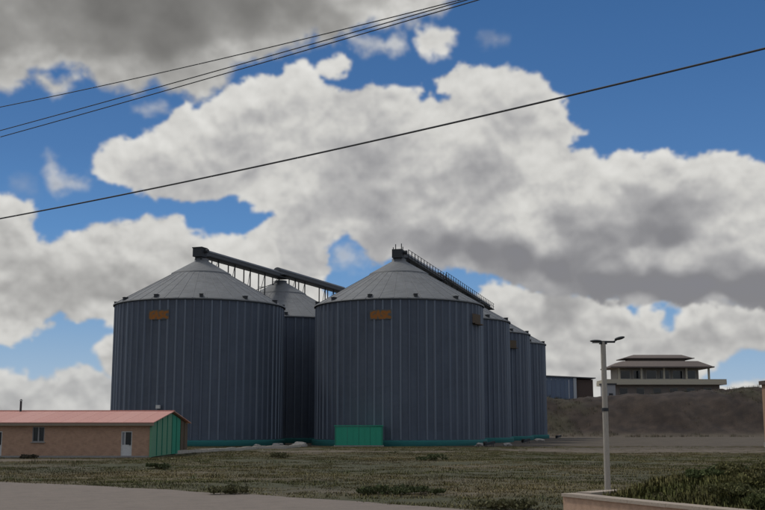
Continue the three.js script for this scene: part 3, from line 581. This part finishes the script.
// ---------------------------------------------------------------- overhead line
{
  const A = [-10.84, -30.108], d = [0.84209, 0.53933], S0 = -17, S1 = 32;
  const at = (s, y, off = 0) => [A[0] + d[0] * s - d[1] * off, y, A[1] + d[1] * s + d[0] * off];
  const wires = [
    ['thick lowest cable crossing the whole sky from lower left to upper right', 0.021, 0.001136, 0.02103, 8.315],
    ['uppermost of the three thin wires at the upper left', 0.013, 0.00147, -0.02613, 11.626],
    ['middle wire of the three at the upper left, just above its twin', 0.0135, 0.0004, 0.0337, 10.93],
    ['lowest of the three thin wires at the upper left', 0.0135, 0.00045, 0.0408, 10.7365],
  ];
  const wm = std(0.07, 0.072, 0.078, 0.7);
  wires.forEach(([label, r, a, b, c]) => {
    const pts = []; for (let i = 0; i <= 60; i++) { const s = lerp(S0, S1, i / 60); pts.push(new THREE.Vector3(...at(s, a * s * s + b * s + c))); }
    tag(part('power_line', new THREE.TubeGeometry(new THREE.CatmullRomCurve3(pts), 160, r, 6), wm, scene), label, 'power line', 'overhead wires');
  });
  for (const [s, label] of [[S0, 'wooden power pole left of the view carrying the wires'], [S1, 'wooden power pole right of the view carrying the wires']]) {
    const base = at(s, 0, 0.3), t = thing('power_pole', label, 'power pole', [base[0], 0, base[2]], Math.atan2(-d[1], d[0]));
    part('pole', new THREE.CylinderGeometry(0.11, 0.17, 13.1, 14).translate(0, 6.45, 0), std(0.13, 0.095, 0.065, 0.95, 0, grain), t);
    wires.forEach(([, , a, b, c]) => {
      const y = a * s * s + b * s + c, k = part('bracket', box(0.08, 0.08, 0.42, 0, y - 0.16, -0.12), M.dark, t);
      part('insulator', new THREE.LatheGeometry([[0.02, -0.13], [0.06, -0.1], [0.035, -0.06], [0.06, -0.02], [0.03, 0.02], [0.02, 0.02]].map((p) => new THREE.Vector2(...p)), 10).translate(0, y, -0.3), M.white, k);
    });
  }
}

// ---------------------------------------------------------------- planter wall
const PL = { p0: [4.05, -24.78], p1: [10.0, -11.7], p2: [26, -12], p3: [20, -40.2] };
const bedY = (x, z) => { const e = (a, b) => { const dx = b[0] - a[0], dz = b[1] - a[1], l = Math.hypot(dx, dz); return ((x - a[0]) * dz - (z - a[1]) * dx) / l; }, d = Math.min(e(PL.p0, PL.p1), e(PL.p3, PL.p0)); return 0.86 + 0.5 * smoothstep(d, 0.35, 2.2) + 0.10 * fbm(x * 0.6, 2, z * 0.6, 3) * smoothstep(d, 0.3, 1); };
const inPlanter = (x, z, m = 0) => {   // inside the raised bed
  const e = (a, b) => { const dx = b[0] - a[0], dz = b[1] - a[1], l = Math.hypot(dx, dz); return ((x - a[0]) * dz - (z - a[1]) * dx) / l; };
  return e(PL.p0, PL.p1) > m && e(PL.p3, PL.p0) > m;
};
{
  const t = thing('planter_wall', 'tan plastered retaining wall with pale coping, foreground right corner', 'wall');
  const plaster = std(0.62, 0.425, 0.30, 0.95, 0, noiseTexture(512, (u, v) => { const k = 0.84 + 0.3 * tile(u, v, 8, 17, 5) + 0.15 * tile(u, v, 60, 4, 2); return [k, k * 0.98, k * 0.96]; }, false), { bumpMap: grain, bumpScale: 0.01 });
  const copingM = std(0.46, 0.385, 0.305, 0.95, 0, scaled(grain, 0.8));
  const seg = (a, b, ext) => {
    const dx = b[0] - a[0], dz = b[1] - a[1], L = Math.hypot(dx, dz), turn = Math.atan2(-dz, dx), n = [-dz / L, dx / L], side = (n[0] * 1 + n[1] * 0 > 0 ? 1 : -1);
    const c = [(a[0] + b[0]) / 2, (a[1] + b[1]) / 2];
    const w = part('wall', box(L + ext, 1.1, 0.3, 0, 0.4, 0), plaster, t); w.position.set(c[0] + n[0] * side * 0.15, 0, c[1] + n[1] * side * 0.15); w.rotation.y = turn;
    const k = Math.max(3, Math.round(L / 1.2)), g = box(L / k - 0.008, 0.07, 0.4, 0, 0, 0);
    for (let i = 0; i < k; i++) { const s = (i + 0.5) / k, m = part('coping_stone', g, copingM, t); m.position.set(lerp(a[0], b[0], s) + n[0] * side * 0.15, 0.985 + 0.004 * Math.sin(i * 5.1), lerp(a[1], b[1], s) + n[1] * side * 0.15); m.rotation.y = turn; }
  };
  seg(PL.p0, PL.p1, 0);
  seg([PL.p0[0] + 0.42, PL.p0[1] - 0.4], PL.p3, 0);
  const g = new THREE.PlaneGeometry(1, 1, 60, 60).rotateX(-Math.PI / 2), p = g.attributes.position, uv = g.attributes.uv;
  for (let i = 0; i < p.count; i++) {
    const u = p.getX(i) + 0.5, v = p.getZ(i) + 0.5, q0 = [PL.p0[0] + 0.45, PL.p0[1]], x = lerp(lerp(q0[0], PL.p3[0] + 0.3, u), lerp(PL.p1[0] + 0.3, PL.p2[0], u), v), z = lerp(lerp(q0[1], PL.p3[1] + 0.3, u), lerp(PL.p1[1], PL.p2[1], u), v);
    p.setXYZ(i, x, bedY(x, z), z); uv.setXY(i, x / 3, z / 3);
  }
  g.computeVertexNormals();
  const soil = part('planter_soil', g, std(0.11, 0.10, 0.045, 1, 0, grain, { bumpMap: grain, bumpScale: 0.04 }), scene); soil.userData.kind = 'structure';
}

// ---------------------------------------------------------------- vegetation
function blade(pos, nor, uvs, x, z, h, w, a, lean) {
  const cx = Math.cos(a), sz = Math.sin(a), lx = Math.cos(a + 1.57) * lean, lz = Math.sin(a + 1.57) * lean;
  const p = [[x - cx * w, 0, z - sz * w], [x + cx * w, 0, z + sz * w], [x + lx * 0.4 + cx * w * 0.7, h * 0.6, z + lz * 0.4 + sz * w * 0.7], [x + lx * 0.4 - cx * w * 0.7, h * 0.6, z + lz * 0.4 - sz * w * 0.7], [x + lx, h, z + lz]];
  for (const k of [0, 1, 2, 0, 2, 3, 3, 2, 4]) { pos.push(...p[k]); nor.push(-sz * 0.4, 0.9, cx * 0.4); uvs.push(0, 0); }
}
function tuftGeometry(seed, n, h, spread) {
  const r = rng(seed), pos = [], nor = [], uv = [];
  for (let i = 0; i < n; i++) { const a = r() * 6.28, d = Math.sqrt(r()) * spread; blade(pos, nor, uv, Math.cos(a) * d, Math.sin(a) * d, h * (0.5 + 0.6 * r()), 0.007 + 0.008 * r(), r() * 6.28, h * (r() - 0.3) * 1.6); }
  const g = new THREE.BufferGeometry();
  g.setAttribute('position', new THREE.Float32BufferAttribute(pos, 3)); g.setAttribute('normal', new THREE.Float32BufferAttribute(nor, 3)); g.setAttribute('uv', new THREE.Float32BufferAttribute(uv, 2));
  return g;
}
const leafM = new THREE.MeshPhysicalMaterial({ color: 0xffffff, roughness: 0.95, side: THREE.DoubleSide });
function scatter(name, label, geo, count, seed, place) {
  const r = rng(seed), list = [], m4 = new THREE.Matrix4(), q = new THREE.Quaternion(), up = new THREE.Vector3(0, 1, 0);
  for (let i = 0; i < count; i++) { const o = place(r); if (o) list.push(o); }
  const im = new THREE.InstancedMesh(geo, leafM, list.length);
  list.forEach((o, i) => { q.setFromAxisAngle(up, o.turn); m4.compose(new THREE.Vector3(o.x, o.y, o.z), q, new THREE.Vector3(o.s, o.s * o.k, o.s)); im.setMatrixAt(i, m4); im.setColorAt(i, col(...o.c)); });
  im.name = name; im.castShadow = im.receiveShadow = true; im.userData = { kind: 'stuff', label, category: 'grass' };
  scene.add(im);
}
const blockers = (x, z) => (x < -17.4 && x > -38 && z < -85.4 && z > -103) || SILOS.some((s) => Math.hypot(x - s[0], z - s[1]) < SR + 0.8) || inPlanter(x, z, -0.2) || (x > -6.2 && x < 0.6 && z < -129 && z > -133);
const onTrack = (x, z, m) => { const e = trackEdge(x) + 0.9 * fbm(x * 0.35, 3, 0, 4), n = trackNear(x) + 0.8 * fbm(x * 0.4, 9, 0, 3); return z > e + m && z < n - m; };
function fieldTuft(r, sLo, sHi, thin) {
  const z = -22 - 112 * Math.pow(r(), 0.8), x = (r() - 0.5) * 2 * (0.40 * -z + 5);
  if (blockers(x, z) || onTrack(x, z, 0.15 + 0.5 * (r() - 0.7))) return null;
  if (r() < bareness(x, z) * thin) return null;
  const n = fbm(x * 0.11, 1, z * 0.11, 4), m = fbm(x * 0.6, 7, z * 0.6, 3);
  if (n + 0.8 * m + 0.35 * (r() - 0.5) < -0.22) return null;
  const dry = clamp(0.45 + 2.0 * fbm(x * 0.09 + 9, 4, z * 0.12, 4) + 0.35 * (r() - 0.5), 0, 1), v = (0.9 + 0.35 * r()) * (1 + 0.9 * fbm(x * 0.16 + 2, 9, z * 0.16, 3));
  return { x, z, y: heightAt(x, z) - 0.02, turn: r() * 6.28, s: lerp(sLo, sHi, r() * r()), k: 0.7 + 0.5 * r(), c: [lerp(0.115, 0.225, dry) * v, lerp(0.122, 0.182, dry) * v, lerp(0.038, 0.086, dry) * v] };
}
scatter('grass', 'dry olive brown grass over the open field', tuftGeometry(1, 15, 0.115, 0.32), 105000, 11, (r) => fieldTuft(r, 0.55, 1.25, 0.95));
scatter('weeds', 'taller darker weeds scattered in the field', tuftGeometry(2, 20, 0.2, 0.32), 5200, 12, (r) => {
  const o = fieldTuft(r, 0.6, 1.5, 1);
  if (!o || fbm(o.x * 0.23, 6, o.z * 0.23, 3) < 0.08) return null;
  o.c = [0.07 + 0.04 * r(), 0.08 + 0.035 * r(), 0.03 + 0.015 * r()]; return o;
});
scatter('bank_scrub', 'thin scrub on the brown earth bank', tuftGeometry(3, 14, 0.55, 0.5), 5000, 13, (r) => {
  const x = 30 + 90 * r(), z = -228 - 60 * r();
  if (fbm(x * 0.07 + 3, 1, z * 0.07, 4) < 0.05 + 0.2 * (r() - 0.5)) return null;
  return { x, z, y: heightAt(x, z) - 0.05, turn: r() * 6.28, s: 0.5 + r(), k: 0.8 + 0.4 * r(), c: [0.06 + 0.04 * r(), 0.058 + 0.03 * r(), 0.03 + 0.01 * r()] };
});
scatter('bed_grass', 'green grass filling the raised bed', tuftGeometry(4, 30, 0.11, 0.24), 30000, 14, (r) => {
  const x = 4 + 14 * r(), z = -12 - 28 * r();
  if (!inPlanter(x, z, 0.5) || x / -z > 0.48 || x / -z < 0.21) return null;
  const v = 0.75 + 0.6 * r(), dry = clamp(0.25 + 1.2 * fbm(x * 0.7, 3, z * 0.7, 3), 0, 1);
  return { x, z, y: bedY(x, z) - 0.02, turn: r() * 6.28, s: 0.6 + 0.7 * r(), k: 0.8 + 0.6 * r(), c: [lerp(0.11, 0.19, dry) * v, lerp(0.118, 0.15, dry) * v, lerp(0.034, 0.062, dry) * v] };
});
// shrubs: woody stems and a crown of leaf-sized faces
function shrubCrown(seed, rx, ry, n, leaf) {
  const r = rng(seed), pos = [], nor = [], uv = [], colr = [];
  const lobes = Array.from({ length: 11 }, () => [(r() - 0.5) * rx * 2, ry * (0.25 + 0.65 * r()), (r() - 0.5) * rx * 1.6, (0.2 + 0.24 * r()) * rx]);
  for (let i = 0; i < n; i++) {
    const l = lobes[(r() * lobes.length) | 0], u = r() * 2 - 1, a = r() * 6.28, k = Math.cbrt(0.15 + 0.85 * r()) * l[3], s = Math.sqrt(1 - u * u);
    const c = [l[0] + k * s * Math.cos(a), Math.max(0.03, l[1] + k * u * (ry / rx) * 0.9), l[2] + k * s * Math.sin(a)];
    const d = new THREE.Vector3(r() - 0.5, r() * 0.9, r() - 0.5).normalize(), e = new THREE.Vector3(r() - 0.5, r() - 0.5, r() - 0.5).cross(d).normalize(), f = leaf * (0.6 + 0.8 * r());
    const p = [[0, 0], [0.45, 0.35], [1, 0], [0.45, -0.35]].map(([t, w]) => [c[0] + (d.x * t + e.x * w) * f, Math.max(0.01, c[1] + (d.y * t + e.y * w) * f), c[2] + (d.z * t + e.z * w) * f]);
    const nn = e.clone().cross(d), v = 0.7 + 0.6 * r();
    for (const q of [0, 1, 2, 0, 2, 3]) { pos.push(...p[q]); nor.push(nn.x, nn.y, nn.z); uv.push(0, 0); colr.push(v, v * (0.95 + 0.1 * r()), v); }
  }
  const g = new THREE.BufferGeometry();
  g.setAttribute('position', new THREE.Float32BufferAttribute(pos, 3)); g.setAttribute('normal', new THREE.Float32BufferAttribute(nor, 3)); g.setAttribute('uv', new THREE.Float32BufferAttribute(uv, 2)); g.setAttribute('color', new THREE.Float32BufferAttribute(colr, 3));
  return g;
}
function shrub(name, label, group, x, y, z, rx, ry, c, seed, n = 900, leaf = 0.09) {
  const r = rng(seed + 50), t = thing(name, label, 'shrub', [x, y, z], r() * 6.28, group);
  part('foliage', shrubCrown(seed, rx, ry, n, leaf), new THREE.MeshStandardMaterial({ color: col(...c), vertexColors: true, roughness: 0.9, side: THREE.DoubleSide }), t);
  part('stem', Array.from({ length: 5 }, () => bar([(r() - 0.5) * 0.15, -0.05, (r() - 0.5) * 0.15], [(r() - 0.5) * rx, ry * 0.7, (r() - 0.5) * rx], 0.012, 5)), M.brown, t);
}
const field = (label, x, z, rx, ry, c, seed) => shrub('field_shrub', label, 'low shrubs in the field', x, heightAt(x, z), z, rx * 1.25, ry * 0.62, c, seed, 900, 0.12);
const dk = [0.075, 0.09, 0.032], ol = [0.11, 0.105, 0.045];
field('dark green shrub by the road edge, left of a pair below the green box', 0.1, -40.6, 0.75, 0.42, dk, 1);
field('dark green shrub by the road edge, right of a pair below the green box', 1.3, -40.2, 0.8, 0.38, dk, 2);
field('small dark shrub between the road and the white shed door', -13.0, -63, 0.55, 0.42, dk, 3);
field('low olive shrub at the road edge under the left silo', -5.6, -40.9, 0.65, 0.36, ol, 4);
field('low dark shrub left of the foreground wall', 3.6, -33, 0.7, 0.34, ol, 5);
field('dark shrub in mid field right of the green box', 3.4, -78, 0.8, 0.5, dk, 6);
field('dark shrub in mid field before the dark gap between the silos', -8.2, -86, 0.7, 0.5, ol, 7);
field('dark low shrub against the brick wall below the shed window', -27.0, -83.5, 0.6, 0.4, [0.05, 0.042, 0.026], 8);
{
  const r = rng(321);
  for (let i = 0; i < 22; i++) {
    const z = -16 - 15 * r(), x = -z * (0.225 + 0.17 * r());
    if (!inPlanter(x, z, 0.75)) continue;
    shrub('bed_shrub', 'leafy green shrub among others in the raised bed behind the tan wall', 'shrubs in the raised bed', x, bedY(x, z) - 0.02, z, 0.4 + 0.3 * r(), 0.2 + 0.16 * r(), [0.10 + 0.04 * r(), 0.108 + 0.03 * r(), 0.034 + 0.013 * r()], 400 + i, 1500, 0.06);
  }
}

renderer.render(scene, camera);
